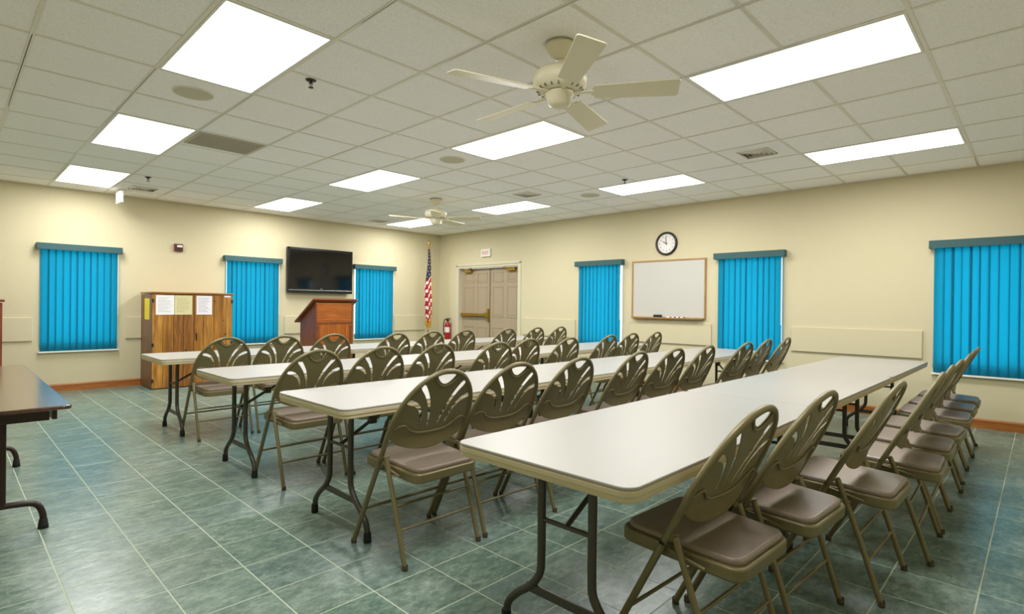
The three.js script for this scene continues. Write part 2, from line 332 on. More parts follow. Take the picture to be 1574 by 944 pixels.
// ------------------------------------------------------------------ double door
{
  const d = struct('door_1', 'taupe panelled double door with brass panic bar'); d.position.set(XR, 0, 0);
  const frameM = std({ color: '#cfc8ae', roughness: 0.5 }), leafM = std({ color: '#a5947a', roughness: 0.5 });
  const fw = 0.05, jd = WT + 0.012, jx = jd / 2 - 0.012;
  mesh('door_jamb', rb(jd, doorY - 0.001, 0.03, 0.003, jx, doorY / 2, doorZ0 + 0.015), frameM, d);
  mesh('door_jamb', rb(jd, doorY - 0.001, 0.03, 0.003, jx, doorY / 2, doorZ1 - 0.015), frameM, d);
  mesh('door_head', rb(jd, 0.03, doorZ1 - doorZ0 - 0.06, 0.003, jx, doorY - 0.015, (doorZ0 + doorZ1) / 2), frameM, d);
  for (const [z, s] of [[doorZ0, -1], [doorZ1, 1]]) mesh('door_casing', rb(0.014, doorY + 0.04, fw, 0.003, -0.007, (doorY + 0.04) / 2, z + s * fw / 2), frameM, d);
  mesh('door_casing', rb(0.014, fw, doorZ1 - doorZ0 + 2 * fw, 0.003, -0.007, doorY + fw / 2 + 0.015, (doorZ0 + doorZ1) / 2), frameM, d);
  const mid = (doorZ0 + doorZ1) / 2, lw = (doorZ1 - doorZ0) / 2 - 0.034, dx = 0.11, dh = doorY - 0.045;
  for (const s of [-1, 1]) {
    const cz = mid + s * (lw / 2 + 0.002);
    const leaf = mesh('door_leaf', bx(0.036, dh, lw, dx, dh / 2 + 0.008, cz), leafM, d);
    const rows = [[0.16, 0.78], [1.0, 1.6], [1.7, 1.88]];
    for (const [y0, y1] of rows) for (const q of [-1, 1]) {
      const w = lw / 2 - 0.15, z = cz + q * (lw / 4 - 0.012), x = dx - 0.0185;
      mesh('panel_moulding', merge([bx(0.012, 0.018, w, x, y0, z), bx(0.012, 0.018, w, x, y1, z), bx(0.012, y1 - y0 + 0.018, 0.018, x, (y0 + y1) / 2, z - w / 2), bx(0.012, y1 - y0 + 0.018, 0.018, x, (y0 + y1) / 2, z + w / 2)]), leafM, leaf);
      mesh('raised_panel', rb(0.01, y1 - y0 - 0.07, w - 0.07, 0.004, x + 0.001, (y0 + y1) / 2, z), leafM, leaf);
    }
    mesh('closer_body', merge([rb(0.06, 0.06, 0.2, 0.006, dx - 0.05, doorY - 0.09, cz - s * -0.2 * 1), rod(V(dx - 0.08, doorY - 0.06, cz + s * 0.2), V(dx - 0.12, doorY - 0.04, cz + s * 0.03), 0.01)]), brassM, leaf);
    if (s < 0) {
      mesh('panic_bar', merge([rb(0.05, 0.06, lw - 0.1, 0.012, dx - 0.065, 1.03, cz), rb(0.06, 0.1, 0.09, 0.01, dx - 0.05, 1.03, cz + lw / 2 - 0.06), rb(0.05, 0.075, 0.05, 0.008, dx - 0.05, 1.03, cz - lw / 2 + 0.05), rb(0.04, 0.26, 0.05, 0.008, dx - 0.04, 1.03, cz + lw / 2 - 0.03)]), brassM, leaf);
    }
    mesh('astragal', bx(0.006, dh - 0.02, 0.016, dx - 0.021, dh / 2, mid + s * 0.009), std({ color: '#7f6f52', roughness: 0.4 }), leaf);
  }
}

// ------------------------------------------------------------------ folding chairs
const backZ = (h) => -0.22 + 0.511 * h;
function makeChair() {
  const c = thing('folding_chair', '', 'chair', [0, 0, 0], 0, 'olive fan-back folding chairs');
  const R = 0.0125, W = 0.24;
  // arched back tube
  const pts = []; for (const h of [0.46, 0.52, 0.58]) pts.push(V(-W, h, backZ(h)));
  for (let k = 0; k <= 16; k++) { const a = Math.PI - k * Math.PI / 16, h = 0.615 + 0.288 * Math.sin(a); pts.push(V(W * Math.cos(a), h, backZ(h))); }
  for (const h of [0.58, 0.52, 0.46]) pts.push(V(W, h, backZ(h)));
  mesh('back_frame', tube(pts, R, 64, 10), oliveM, c);
  const front = tube([V(0, 0.015, backZ(0.015)), V(0, 0.25, backZ(0.25)), V(0, 0.47, backZ(0.47))], R, 6, 10);
  const rear = tube([V(0, 0.015, 0.214), V(0, 0.26, 0.135), V(0, 0.49, 0.052)], 0.0115, 6, 10);
  const cap = new THREE.LatheGeometry([[0, 0], [0.0135, 0], [0.014, 0.005], [0.0135, 0.022], [0.012, 0.024]].map((p) => new THREE.Vector2(...p)), 14);
  for (const s of [-1, 1]) {
    const f = mesh('leg', front, oliveM, c); f.position.x = s * W;
    const fc = mesh('foot_cap', cap, capM, f); fc.position.set(0, 0, backZ(0.012));
    const r = mesh('leg', rear, oliveM, c); r.position.x = s * (W - 0.012);
    const rc = mesh('foot_cap', cap, capM, r); rc.position.set(0, 0, 0.219);
    mesh('hinge', merge([rod(V(s * (W - 0.032), 0.487, 0.05), V(s * (W + 0.004), 0.487, 0.034), 0.008), rod(V(s * (W - 0.024), 0.44, 0.01), V(s * (W - 0.022), 0.415, 0.15), 0.006), rod(V(s * 0.2, 0.425, 0.002), V(s * W, 0.425, 0.0), 0.007)]), oliveM, c);
  }
  for (const [h, z, r] of [[0.27, 0.131, 0.0065], [0.165, 0.165, 0.0065]]) mesh('stretcher', rod(V(-W + 0.012, h, z), V(W - 0.012, h, z), r), oliveM, c);
  mesh('stretcher', rod(V(-W, 0.2, backZ(0.2)), V(W, 0.2, backZ(0.2)), 0.007), oliveM, c);
  // seat pan and cushion
  const seatShape = (ins) => {
    const s = new THREE.Shape(), xf = 0.208 - ins, xr = 0.192 - ins, zf = 0.2 - ins, zr = 0.235 - ins, r = 0.055;
    s.moveTo(-xr + r, -zr); s.lineTo(xr - r, -zr); s.quadraticCurveTo(xr, -zr, xr + 0.002, -zr + r); s.lineTo(xf, zf - r); s.quadraticCurveTo(xf, zf, xf - r, zf);
    s.lineTo(-xf + r, zf); s.quadraticCurveTo(-xf, zf, -xf, zf - r); s.lineTo(-xr - 0.002, -zr + r); s.quadraticCurveTo(-xr, -zr, -xr + r, -zr); return s;
  };
  const tilt = (g) => g.rotateX(0.045);
  mesh('seat_pan', tilt(plate(seatShape(0), 0.046, 0.4, 0.008, 3, 8)), oliveM, c);
  mesh('seat_cushion', tilt(plate(seatShape(0.013), 0.026, 0.442, 0.011, 4, 8)), vinylM, c);
  mesh('seat_plate', rb(0.05, 0.012, 0.002, 0.001, 0.07, 0.412, 0.2355), chromeM, c);
  // fan back shell with slots
  const sh = new THREE.Shape(), A = W - 0.008, cuts = [];
  sh.moveTo(-A, 0.6); for (let k = 1; k < 28; k++) { const a = Math.PI - k * Math.PI / 28; sh.lineTo(A * Math.cos(a), 0.615 + 0.282 * Math.sin(a)); }
  sh.lineTo(A, 0.6); sh.quadraticCurveTo(A - 0.006, 0.555, 0.15, 0.528); sh.quadraticCurveTo(0.08, 0.502, 0, 0.5); sh.quadraticCurveTo(-0.08, 0.502, -0.15, 0.528); sh.quadraticCurveTo(-A + 0.006, 0.555, -A, 0.6);
  const slot = (s, P0, P1, P2, w0, w1) => {                            // tapered curved slot
    const cv = new THREE.QuadraticBezierCurve(new THREE.Vector2(...P0), new THREE.Vector2(...P1), new THREE.Vector2(...P2)), l = [], r = [];
    for (let k = 0; k <= 10; k++) { const t = k / 10, p = cv.getPoint(t), d = cv.getTangent(t), w = (w0 + (w1 - w0) * t) * (k === 0 || k === 10 ? 0.55 : 1); l.push([s * (p.x - d.y * w), p.y + d.x * w]); r.push([s * (p.x + d.y * w), p.y - d.x * w]); }
    cuts.push(new THREE.Shape([...l, ...r.reverse()].map((q) => new THREE.Vector2(...q))));
  };
  for (const s of [-1, 1]) {
    slot(s, [0.192, 0.762], [0.09, 0.752], [0.08, 0.628], 0.0135, 0.0042);
    slot(s, [0.136, 0.845], [0.05, 0.765], [0.03, 0.625], 0.015, 0.0042);
  }
  const hp = new THREE.Shape(); hp.moveTo(-0.058, 0.882); hp.quadraticCurveTo(0, 0.894, 0.058, 0.882); hp.quadraticCurveTo(0.03, 0.84, 0, 0.839); hp.quadraticCurveTo(-0.03, 0.84, -0.058, 0.882); cuts.push(hp);
  const bend = (x, h) => 0.012 * (1 - Math.pow(x / W, 2)) * Math.min(1, Math.max(0, (0.9 - h) / 0.16)) + 0.03 * Math.pow(Math.max(0, Math.min(1, (0.595 - h) / 0.09)), 1.4);
  let g = new THREE.ExtrudeGeometry(sh, { depth: 0.0015, bevelEnabled: true, bevelThickness: 0.001, bevelSize: 0.001, bevelOffset: -0.001, bevelSegments: 1, curveSegments: 6 }).translate(0, 0, -0.00075);
  const ev = new Evaluator(); ev.attributes = ['position', 'normal', 'uv']; ev.useGroups = false;
  let body = new Brush(g); body.updateMatrixWorld();
  for (const c2 of cuts) { const b = new Brush(new THREE.ExtrudeGeometry(c2, { depth: 0.04, bevelEnabled: false, curveSegments: 8 }).translate(0, 0, -0.02)); b.updateMatrixWorld(); body = ev.evaluate(body, b, SUBTRACTION); }
  g = body.geometry;
  g = new TessellateModifier(0.045, 4).modify(g.index ? g.toNonIndexed() : g);
  const p = g.attributes.position; for (let k = 0; k < p.count; k++) p.setZ(k, p.getZ(k) + backZ(p.getY(k)) + bend(p.getX(k), p.getY(k)));
  g.deleteAttribute('normal'); g.deleteAttribute('uv'); g = toCreasedNormals(mergeVertices(g, 1e-5), 0.7);
  const shell = mesh('backrest', g, shellM, c);
  const ribPts = [[-0.222, 0.628], [-0.195, 0.642], [-0.165, 0.64], [-0.135, 0.615], [-0.09, 0.595], [0, 0.588], [0.09, 0.595], [0.135, 0.615], [0.165, 0.64], [0.195, 0.642], [0.222, 0.628]];
  mesh('rib', tube(ribPts.map(([x, h]) => V(x, h, backZ(h) + bend(x, h) + 0.005)), 0.0055, 40, 6), shellM, shell);
  const hr = []; for (let k = 0; k <= 10; k++) { const t = k / 10 * 2 - 1, x = 0.072 * t, h = 0.828 + 0.045 * t * t; hr.push(V(x, h, backZ(h) + bend(x, h) + 0.004)); }
  mesh('handle_rim', tube(hr, 0.005, 20, 6), shellM, shell);
  return c;
}
const ordinals = ['first', 'second', 'third', 'fourth', 'fifth', 'sixth', 'seventh', 'eighth', 'ninth'];
const rowsOf = ['the row nearest the camera', 'the second row from the camera', 'the third row from the camera', 'the row nearest the lectern'];
const chairRows = [
  [[-1.525, 3.28, -0.05], [-1.0, 3.335, -0.06], [-0.46, 3.48, -0.02], [0.13, 3.56, 0.03], [0.65, 3.55, 0.02], [1.16, 3.55, -0.03], [1.83, 3.54, 0.03], [2.36, 3.53, 0], [2.88, 3.52, 0.02]],
  [[-1.678, 1.842, 0.0], [-1.158, 1.84, -0.03], [-0.63, 1.86, 0.02], [0.06, 1.86, 0.03], [0.58, 1.885, -0.02], [1.09, 1.91, 0.02], [1.84, 1.95, -0.03], [2.53, 1.89, 0.02], [3.05, 1.915, 0.03]],
  [[-1.61, 0.375, 0.02], [-1.105, 0.4, -0.02], [-0.585, 0.4, 0.03], [-0.04, 0.55, -0.02], [0.54, 0.37, 0.02], [1.05, 0.47, 0], [1.8, 0.45, 0.02], [2.42, 0.36, -0.03], [2.98, 0.365, 0.02]],
  [[-1.6, -1.375, 0.02], [-1.09, -1.355, 0], [-0.55, -1.385, -0.02], [0.08, -1.18, 0.03], [0.69, -1.32, 0], [1.25, -1.37, 0.02], [2.02, -1.36, -0.02], [2.69, -1.42, 0], [3.22, -1.41, 0.02]],
];
const chair0 = makeChair();
chairRows.forEach((row, r) => row.forEach(([x, z, t], k) => {
  const label = `olive fan-back folding chair, ${ordinals[k]} from the aisle in ${rowsOf[r]}`;
  if (!r && !k) { chair0.position.set(x, 0, z); chair0.rotation.y = t; chair0.userData.label = label; } else copyOf(chair0, [x, 0, z], t, label);
}));

// ------------------------------------------------------------------ white folding tables
function makeTable() {
  const t = thing('folding_table', '', 'table', [0, 0, 0], 0, 'white folding tables in rows');
  const L = 1.826, D = 0.76, top = 0.717;
  mesh('tabletop', plate(roundedRect(L, D, 0.05), 0.012, top - 0.012, 0.004, 3, 8), tableTopM, t);
  mesh('edge_rim', plate(roundedRect(L, D, 0.05), 0.021, top - 0.032, 0.004, 3, 8), tableEdgeM, t);
  mesh('edge_rim', plate(roundedRect(L - 0.008, D - 0.008, 0.048), 0.02, top - 0.05, 0.005, 3, 8), tableEdgeM, t);
  const prof = [[0.113, 0.672], [0.113, 0.5], [0.113, 0.31], [0.118, 0.25], [0.16, 0.19], [0.235, 0.13], [0.278, 0.08], [0.288, 0.012]];
  for (const s of [-1, 1]) {
    const x = s * 0.72;
    for (const q of [-1, 1]) {
      const leg = mesh('leg', tube(prof.map(([z, h]) => V(x, h, q * z)), 0.0155, 44, 10), legM, t);
      mesh('foot_cap', new THREE.LatheGeometry([[0, 0], [0.02, 0], [0.0205, 0.01], [0.0185, 0.05], [0.015, 0.052]].map((p) => new THREE.Vector2(...p)), 14).translate(x, 0, q * 0.288), rubberM, leg);
    }
    mesh('crossbar', rb(0.012, 0.034, 0.37, 0.004, x - s * 0.004, 0.178, 0), legM, t);
    mesh('crossbar', rod(V(x, 0.45, -0.113), V(x, 0.45, 0.113), 0.009), legM, t);
    mesh('diagonal_brace', merge([rod(V(x, 0.45, 0), V(x - s * 0.2, 0.56, 0), 0.01), rod(V(x - s * 0.2, 0.56, 0), V(x - s * 0.43, 0.668, 0), 0.008), rb(0.05, 0.045, 0.03, 0.006, x - s * 0.2, 0.56, 0)]), legM, t);
    mesh('leg_bracket', rb(0.04, 0.012, 0.34, 0.003, x, 0.668, 0), legM, t);
  }
  return t;
}
const tableX = [-1.147, 0.683, 2.513], tableZ = [2.965, 1.385, -0.09, -1.765];
const spot = ['at the aisle end of', 'in the middle of', 'at the clock-wall end of'];
const table0 = makeTable();
tableZ.forEach((z, r) => tableX.forEach((x, k) => {
  const label = `white folding table ${spot[k]} ${rowsOf[r]}`;
  if (!r && !k) { table0.position.set(x, 0, z); table0.userData.label = label; } else copyOf(table0, [x, 0, z], 0, label);
}));

// ------------------------------------------------------------------ dark wooden folding table beside the aisle
{
  const t = thing('wooden_table', 'dark walnut folding table with glossy top standing beside the aisle', 'table', [-3.325, 0, -0.49]);
  const L = 2.4, D = 0.765, top = 0.71;
  mesh('tabletop', metric(plate(roundedRect(D, L, 0.035), 0.02, top - 0.02, 0.005, 2, 6)), walnutM, t);
  mesh('apron', merge([rb(0.02, 0.055, L - 0.16, 0.003, D / 2 - 0.06, top - 0.0485, 0), rb(0.02, 0.055, L - 0.16, 0.003, -D / 2 + 0.06, top - 0.0485, 0), rb(D - 0.16, 0.055, 0.02, 0.003, 0, top - 0.0485, L / 2 - 0.085), rb(D - 0.16, 0.055, 0.02, 0.003, 0, top - 0.0485, -L / 2 + 0.085)]), brownLegM, t);
  for (const z of [0.79, -0.77]) {
    for (const s of [-1, 1]) mesh('leg', rod(V(s * 0.15, 0.15, z), V(s * 0.15, 0.688, z), 0.016, 14), brownLegM, t);
    const f = mesh('foot_bar', tube([V(-0.315, 0.02, z), V(-0.312, 0.08, z), V(-0.285, 0.135, z), V(-0.2, 0.152, z), V(0, 0.152, z), V(0.2, 0.152, z), V(0.285, 0.135, z), V(0.312, 0.08, z), V(0.315, 0.02, z)], 0.016, 50, 10), brownLegM, t);
    for (const s of [-1, 1]) mesh('foot_cap', new THREE.LatheGeometry([[0, 0], [0.024, 0], [0.022, 0.02], [0.018, 0.05], [0.016, 0.052]].map((p) => new THREE.Vector2(...p)), 14).translate(s * 0.315, 0, z), rubberM, f);
    mesh('brace', rod(V(0, 0.2, z), V(0, 0.66, z - Math.sign(z) * 0.45), 0.009), brownLegM, t);
    mesh('crossbar', rod(V(-0.15, 0.2, z), V(0.15, 0.2, z), 0.01), brownLegM, t);
  }
}

// ------------------------------------------------------------------ plank cabinet with notices
function planks(parent, name, x0, x1, y0, y1, z, n, mats, dep = 0.02) {
  const w = (x1 - x0) / n;
  for (let k = 0; k < n; k++) mesh(name, metric(rb(w - 0.0025, y1 - y0, dep, 0.003, x0 + (k + 0.5) * w, (y0 + y1) / 2, z), rnd(), rnd()), mats[Math.floor(rnd() * mats.length)], parent);
}
{
  const x0 = -1.375, x1 = -0.33, zf = -4.716, zb = ZB + 0.03, h = 1.362;
  const c = thing('plank_cabinet', 'knotty pine plank cabinet with two doors and notices taped on', 'cabinet', [0, 0, 0]);
  mesh('carcass', metric(merge([bx(x1 - x0 - 0.05, h - 0.06, zf - zb - 0.06, (x0 + x1) / 2, h / 2, (zf + zb) / 2)])), cabSideM, c);
  for (const [x, s] of [[x0 + 0.012, -1], [x1 - 0.012, 1]]) for (let k = 0; k < 3; k++) {
    const w = (zf - zb - 0.03) / 3; mesh('side_plank', metric(rb(0.024, h - 0.045, w - 0.003, 0.003, x, (h - 0.045) / 2 + 0.01, zb + w * (k + 0.5)), k * 0.3, 0.2 * k), cabSideM, c);
  }
  mesh('cabinet_top', metric(rb(x1 - x0 + 0.02, 0.024, zf - zb + 0.012, 0.004, (x0 + x1) / 2, h - 0.012, (zf + zb) / 2 + 0.006), 0, 0, true), cabMs[0], c);
  const mid = (x0 + x1) / 2;
  for (const [a, b, s] of [[x0, mid - 0.002, -1], [mid + 0.002, x1, 1]]) {
    const d = new THREE.Group(); d.name = 'door'; c.add(d);
    planks(d, 'plank', a, b, 0.012, h - 0.03, zf - 0.011, 4, cabMs);
    for (const y of [0.12, 0.62, 1.24]) mesh('hinge', rb(0.026, 0.05, 0.022, 0.003, s < 0 ? a + 0.006 : b - 0.006, y, zf - 0.004), blackM, d);
  }
  mesh('handle', rb(0.012, 0.1, 0.018, 0.003, mid + 0.03, 0.72, zf + 0.008), blackM, c);
  mesh('maker_plate', rb(0.09, 0.022, 0.002, 0.001, x1 - 0.07, h - 0.05, zf + 0.001), whiteM, c);
  function notice(label, x, y, w, hh, bg, ink, seedN, pos, turn = 0) {
    const cv = document.createElement('canvas'); cv.width = 170; cv.height = 220; const q = cv.getContext('2d');
    q.fillStyle = bg; q.fillRect(0, 0, 170, 220); q.fillStyle = ink; let s = seedN;
    const r2 = () => { s = (s * 1103515245 + 12345) & 0x7fffffff; return s / 0x7fffffff; };
    for (let y2 = 26; y2 < 196; y2 += 9) { let x2 = 22; const end = 90 + r2() * 58; while (x2 < end) { const l = 4 + r2() * 12; q.fillRect(x2, y2, l, 3); x2 += l + 4; } }
    const t = new THREE.CanvasTexture(cv); t.colorSpace = THREE.SRGBColorSpace;
    const m = single('paper_notice', new THREE.BoxGeometry(w, hh, 0.0015), std({ map: t, roughness: 0.8 }), label, 'paper', pos, turn, 'notices on the cabinet'); return m;
  }
  notice('white paper notice on the cabinet door above the aisle end', 0, 0, 0.225, 0.275, '#efecec', '#a9a6b0', 5, [-1.222, 1.18, zf + 0.0018]);
  notice('cream paper notice beside the white one on the cabinet door', 0, 0, 0.225, 0.275, '#d9cf9f', '#a79c6f', 9, [-0.992, 1.18, zf + 0.0018]);
  notice('white paper notice with grey print on the cabinet door by the blinds', 0, 0, 0.21, 0.275, '#ece6ea', '#98909c', 15, [-0.72, 1.18, zf + 0.0018]);
  single('yellow_notice', new THREE.BoxGeometry(0.0015, 0.3, 0.26), std({ color: '#ead01c', roughness: 0.7 }), 'yellow sheet taped to the side of the plank cabinet', 'paper', [x0 - 0.0012, 1.12, -5.0]);
}
// reddish cabinet cut by the picture edge
{
  const c = thing('wooden_bookcase', 'reddish wooden cabinet just showing beside the dark walnut table', 'cabinet', [-3.3, 0, -4.95]);
  mesh('carcass', metric(rb(0.8, 1.17, 0.4, 0.004, 0, 0.605, 0)), redwoodM, c);
  mesh('cabinet_top', metric(rb(0.84, 0.03, 0.44, 0.006, 0, 1.215, 0)), redwoodM, c);
  mesh('plinth', rb(0.78, 0.04, 0.38, 0.003, 0, 0.02, 0), oakDarkM, c);
  for (const s of [-1, 1]) { const d = mesh('door', metric(rb(0.385, 1.1, 0.018, 0.004, s * 0.197, 0.62, 0.208)), redwoodM, c); mesh('knob', new THREE.SphereGeometry(0.014, 14, 10).translate(s * 0.04, 0.7, 0.225), brassM, d); }
}

// ------------------------------------------------------------------ lectern
{
  const zf = -4.0, zb = -4.53, x0 = 0.65, x1 = 1.295, hf = 1.245, hb = 0.945;
  const c = thing('lectern', 'orange-brown wooden lectern with slanted reading top before the television', 'lectern', [0, 0, 0]);
  const side = new THREE.Shape([[-zf, 0.03], [-zb, 0.03], [-zb, hb], [-zf, hf]].map((p) => new THREE.Vector2(...p)));
  for (const x of [x0, x1 - 0.022]) mesh('side_panel', metric(new THREE.ExtrudeGeometry(side, { depth: 0.022, bevelEnabled: false }).rotateY(Math.PI / 2).translate(x, 0, 0)), oakDarkM, c);
  mesh('front_panel', metric(rb(x1 - x0 - 0.046, 0.86, 0.02, 0.002, (x0 + x1) / 2, 0.47, zf - 0.012), 0.1, 0.2), oakM, c);
  mesh('front_panel', metric(rb(x1 - x0 - 0.046, 0.31, 0.02, 0.002, (x0 + x1) / 2, hf - 0.155 - 0.01, zf - 0.012), 0, 0.3, true), oakM, c);
  mesh('rail', metric(rb(x1 - x0, 0.03, 0.026, 0.004, (x0 + x1) / 2, 0.915, zf - 0.006), 0, 0, true), oakDarkM, c);
  for (const x of [x0 + 0.03, x1 - 0.03]) mesh('stile', metric(rb(0.055, 0.84, 0.016, 0.003, x, 0.46, zf + 0.004), x, 0), oakDarkM, c);
  mesh('shelf', metric(rb(x1 - x0 - 0.05, 0.02, 0.42, 0.002, (x0 + x1) / 2, 0.62, -4.25)), oakM, c);
  const ang = Math.atan2(hf - hb, zf - zb), len = Math.hypot(hf - hb, zf - zb) + 0.15;
  const topg = metric(rb(x1 - x0 + 0.12, 0.03, len, 0.006, 0, 0, 0), 0, 0, true).rotateX(-ang).translate((x0 + x1) / 2, (hf + hb) / 2 + 0.014, (zf + zb) / 2 - 0.02);
  mesh('reading_top', topg, oakDarkM, c);
  mesh('book_stop', metric(rb(x1 - x0, 0.03, 0.02, 0.004, 0, 0, 0), 0, 0, true).rotateX(-ang).translate((x0 + x1) / 2, hb + 0.045, zb + 0.01), oakDarkM, c);
  mesh('base', metric(rb(x1 - x0 + 0.05, 0.06, zf - zb + 0.05, 0.006, (x0 + x1) / 2, 0.03, (zf + zb) / 2), 0, 0, true), oakDarkM, c);
}

// ------------------------------------------------------------------ television
{
  const w = 1.245, h = 0.80, t = thing('television', 'black flat-screen television mounted on the wall above the lectern', 'television', [1.37, 1.81, ZB]);
  mesh('wall_mount', rb(0.4, 0.3, 0.05, 0.004, 0, 0, 0.026), blackM, t);
  mesh('casing', rb(w, h, 0.07, 0.012, 0, 0, 0.085, 3), std({ color: '#0d0d0d', roughness: 0.3 }), t);
  mesh('screen', rb(w - 0.07, h - 0.12, 0.003, 0.001, 0, 0.02, 0.1205), std({ color: '#0a0a09', roughness: 0.08 }), t);
  mesh('bezel', merge([rb(w - 0.01, 0.03, 0.006, 0.002, 0, h / 2 - 0.02, 0.121), rb(0.03, h - 0.02, 0.006, 0.002, -w / 2 + 0.02, 0, 0.121), rb(0.03, h - 0.02, 0.006, 0.002, w / 2 - 0.02, 0, 0.121)]), std({ color: '#12110f', roughness: 0.15 }), t);
  mesh('silver_strip', rb(w - 0.03, 0.012, 0.006, 0.002, 0, -h / 2 + 0.05, 0.122), chromeM, t);
  mesh('emblem', rb(0.035, 0.014, 0.003, 0.001, 0, -h / 2 + 0.075, 0.1235), chromeM, t);
}

// ------------------------------------------------------------------ flag on its pole
{
  const g = thing('flag', 'striped flag with gold fringe hanging from a pole in the corner', 'flag', [3.57, 0, -4.97]);
  mesh('base', new THREE.LatheGeometry([[0, 0], [0.15, 0], [0.15, 0.02], [0.06, 0.05], [0.03, 0.09], [0.02, 0.12], [0, 0.12]].map((p) => new THREE.Vector2(...p)), 28), brassM, g);
  mesh('pole', cyl(0.013, 0.013, 2.3, 14, 0, 1.26, 0), std({ color: '#7a5524', roughness: 0.4 }), g);
  mesh('finial', new THREE.LatheGeometry([[0, 0], [0.016, 0.005], [0.02, 0.02], [0.012, 0.04], [0.03, 0.075], [0.012, 0.13], [0, 0.15]].map((p) => new THREE.Vector2(...p)), 16).translate(0, 2.41, 0), brassM, g);
  const cv = document.createElement('canvas'); cv.width = 256; cv.height = 768; const q = cv.getContext('2d');
  q.fillStyle = '#b21f2d'; q.fillRect(0, 0, 256, 768);
  q.fillStyle = '#efe6dc'; for (let k = 0; k < 7; k++) { q.beginPath(); q.moveTo(0, 360 + k * 84); q.lineTo(256, 240 + k * 84); q.lineTo(256, 276 + k * 84); q.lineTo(0, 390 + k * 84); q.fill(); }
  q.fillStyle = '#20263f'; q.beginPath(); q.moveTo(0, 0); q.lineTo(256, 0); q.lineTo(256, 270); q.lineTo(0, 330); q.fill();
  q.fillStyle = '#e9e6dd';
  for (let y = 0; y < 9; y++) for (let x = 0; x < 6; x++) { const cx = 22 + x * 42 + (y % 2) * 20, cy = 22 + y * 33; if (cy > 300 - cx * 0.2) continue; q.beginPath(); for (let k = 0; k < 10; k++) { const a = -Math.PI / 2 + k * Math.PI / 5, r = k % 2 ? 4 : 10; q[k ? 'lineTo' : 'moveTo'](cx + r * Math.cos(a), cy + r * Math.sin(a)); } q.fill(); }
  const t = new THREE.CanvasTexture(cv); t.colorSpace = THREE.SRGBColorSpace;
  // folded cloth: u runs across the folds, v runs down
  function cloth(v0, v1, grow) {
    const NU = 72, NV = 40, pos = [], uv = [], idx = [];
    for (let j = 0; j <= NV; j++) for (let i = 0; i <= NU; i++) {
      const u = i / NU, v = v0 + (v1 - v0) * j / NV, wd = 0.035 + 0.15 * Math.pow(Math.sin(Math.min(1, v * 1.25) * Math.PI / 2), 1.6) * (v > 0.8 ? 1 - (v - 0.8) * 1.7 : 1);
      const fold = u * 9 * Math.PI, dep = 0.012 + 0.03 * Math.min(1, v * 1.6);
      pos.push(-0.02 + (u - 0.62) * wd + 0.012 * Math.sin(v * 9), 2.36 - v * 1.56 + 0.05 * Math.sin(fold * 0.35) * v, 0.016 + (Math.sin(fold + v * 1.4) * 0.5 + 0.5) * dep * grow + 0.02 * u);
      uv.push(u, 1 - v);
    }
    for (let j = 0; j < NV; j++) for (let i = 0; i < NU; i++) { const a = j * (NU + 1) + i, b = a + NU + 1; idx.push(a, b, a + 1, a + 1, b, b + 1); }
    const m = new THREE.BufferGeometry(); m.setAttribute('position', new THREE.Float32BufferAttribute(pos, 3)); m.setAttribute('uv', new THREE.Float32BufferAttribute(uv, 2)); m.setIndex(idx); m.computeVertexNormals(); return m;
  }
  const c = mesh('cloth', cloth(0, 0.94, 1), std({ map: t, roughness: 0.7, side: THREE.DoubleSide }), g);
  mesh('gold_fringe', cloth(0.94, 1.03, 1.1), std({ color: '#c79a2e', roughness: 0.6, side: THREE.DoubleSide }), c);
  const cord = tube([V(0.014, 2.38, 0.02), V(0.03, 2.0, 0.05), V(0.035, 1.3, 0.08), V(0.02, 0.85, 0.07)], 0.007, 30, 8);
  mesh('gold_cord', cord, std({ color: '#c79a2e', roughness: 0.6 }), g);
}

// ------------------------------------------------------------------ fire extinguisher on the wall
{
  const g = thing('fire_extinguisher', 'red fire extinguisher with black hose on the wall beside the door', 'extinguisher', [XR - 0.085, 0.5, -4.965]);
  const red = std({ color: '#a3141c', roughness: 0.3 });
  mesh('cylinder', new THREE.LatheGeometry([[0, 0], [0.06, 0.004], [0.065, 0.02], [0.065, 0.29], [0.05, 0.335], [0.022, 0.36], [0.02, 0.38], [0, 0.38]].map((p) => new THREE.Vector2(...p)), 24), red, g);
  mesh('paper_label', new THREE.CylinderGeometry(0.0656, 0.0656, 0.11, 24, 1, true, Math.PI * 0.9, Math.PI * 1.1).translate(0, 0.2, 0), std({ color: '#e6ded6', roughness: 0.6, side: THREE.DoubleSide }), g);
  mesh('valve', merge([rb(0.03, 0.05, 0.05, 0.006, 0, 0.405, 0), rb(0.022, 0.012, 0.13, 0.004, 0, 0.44, 0.03), rb(0.022, 0.012, 0.11, 0.004, 0, 0.415, 0.03)]), blackM, g);
  mesh('hose', tube([V(0, 0.4, -0.02), V(-0.01, 0.42, -0.07), V(-0.02, 0.36, -0.1), V(-0.03, 0.2, -0.095), V(-0.03, 0.08, -0.08)], 0.011, 30, 8), blackM, g);
  mesh('wall_bracket', rb(0.02, 0.2, 0.05, 0.003, 0.073, 0.2, 0), chromeM, g);
}

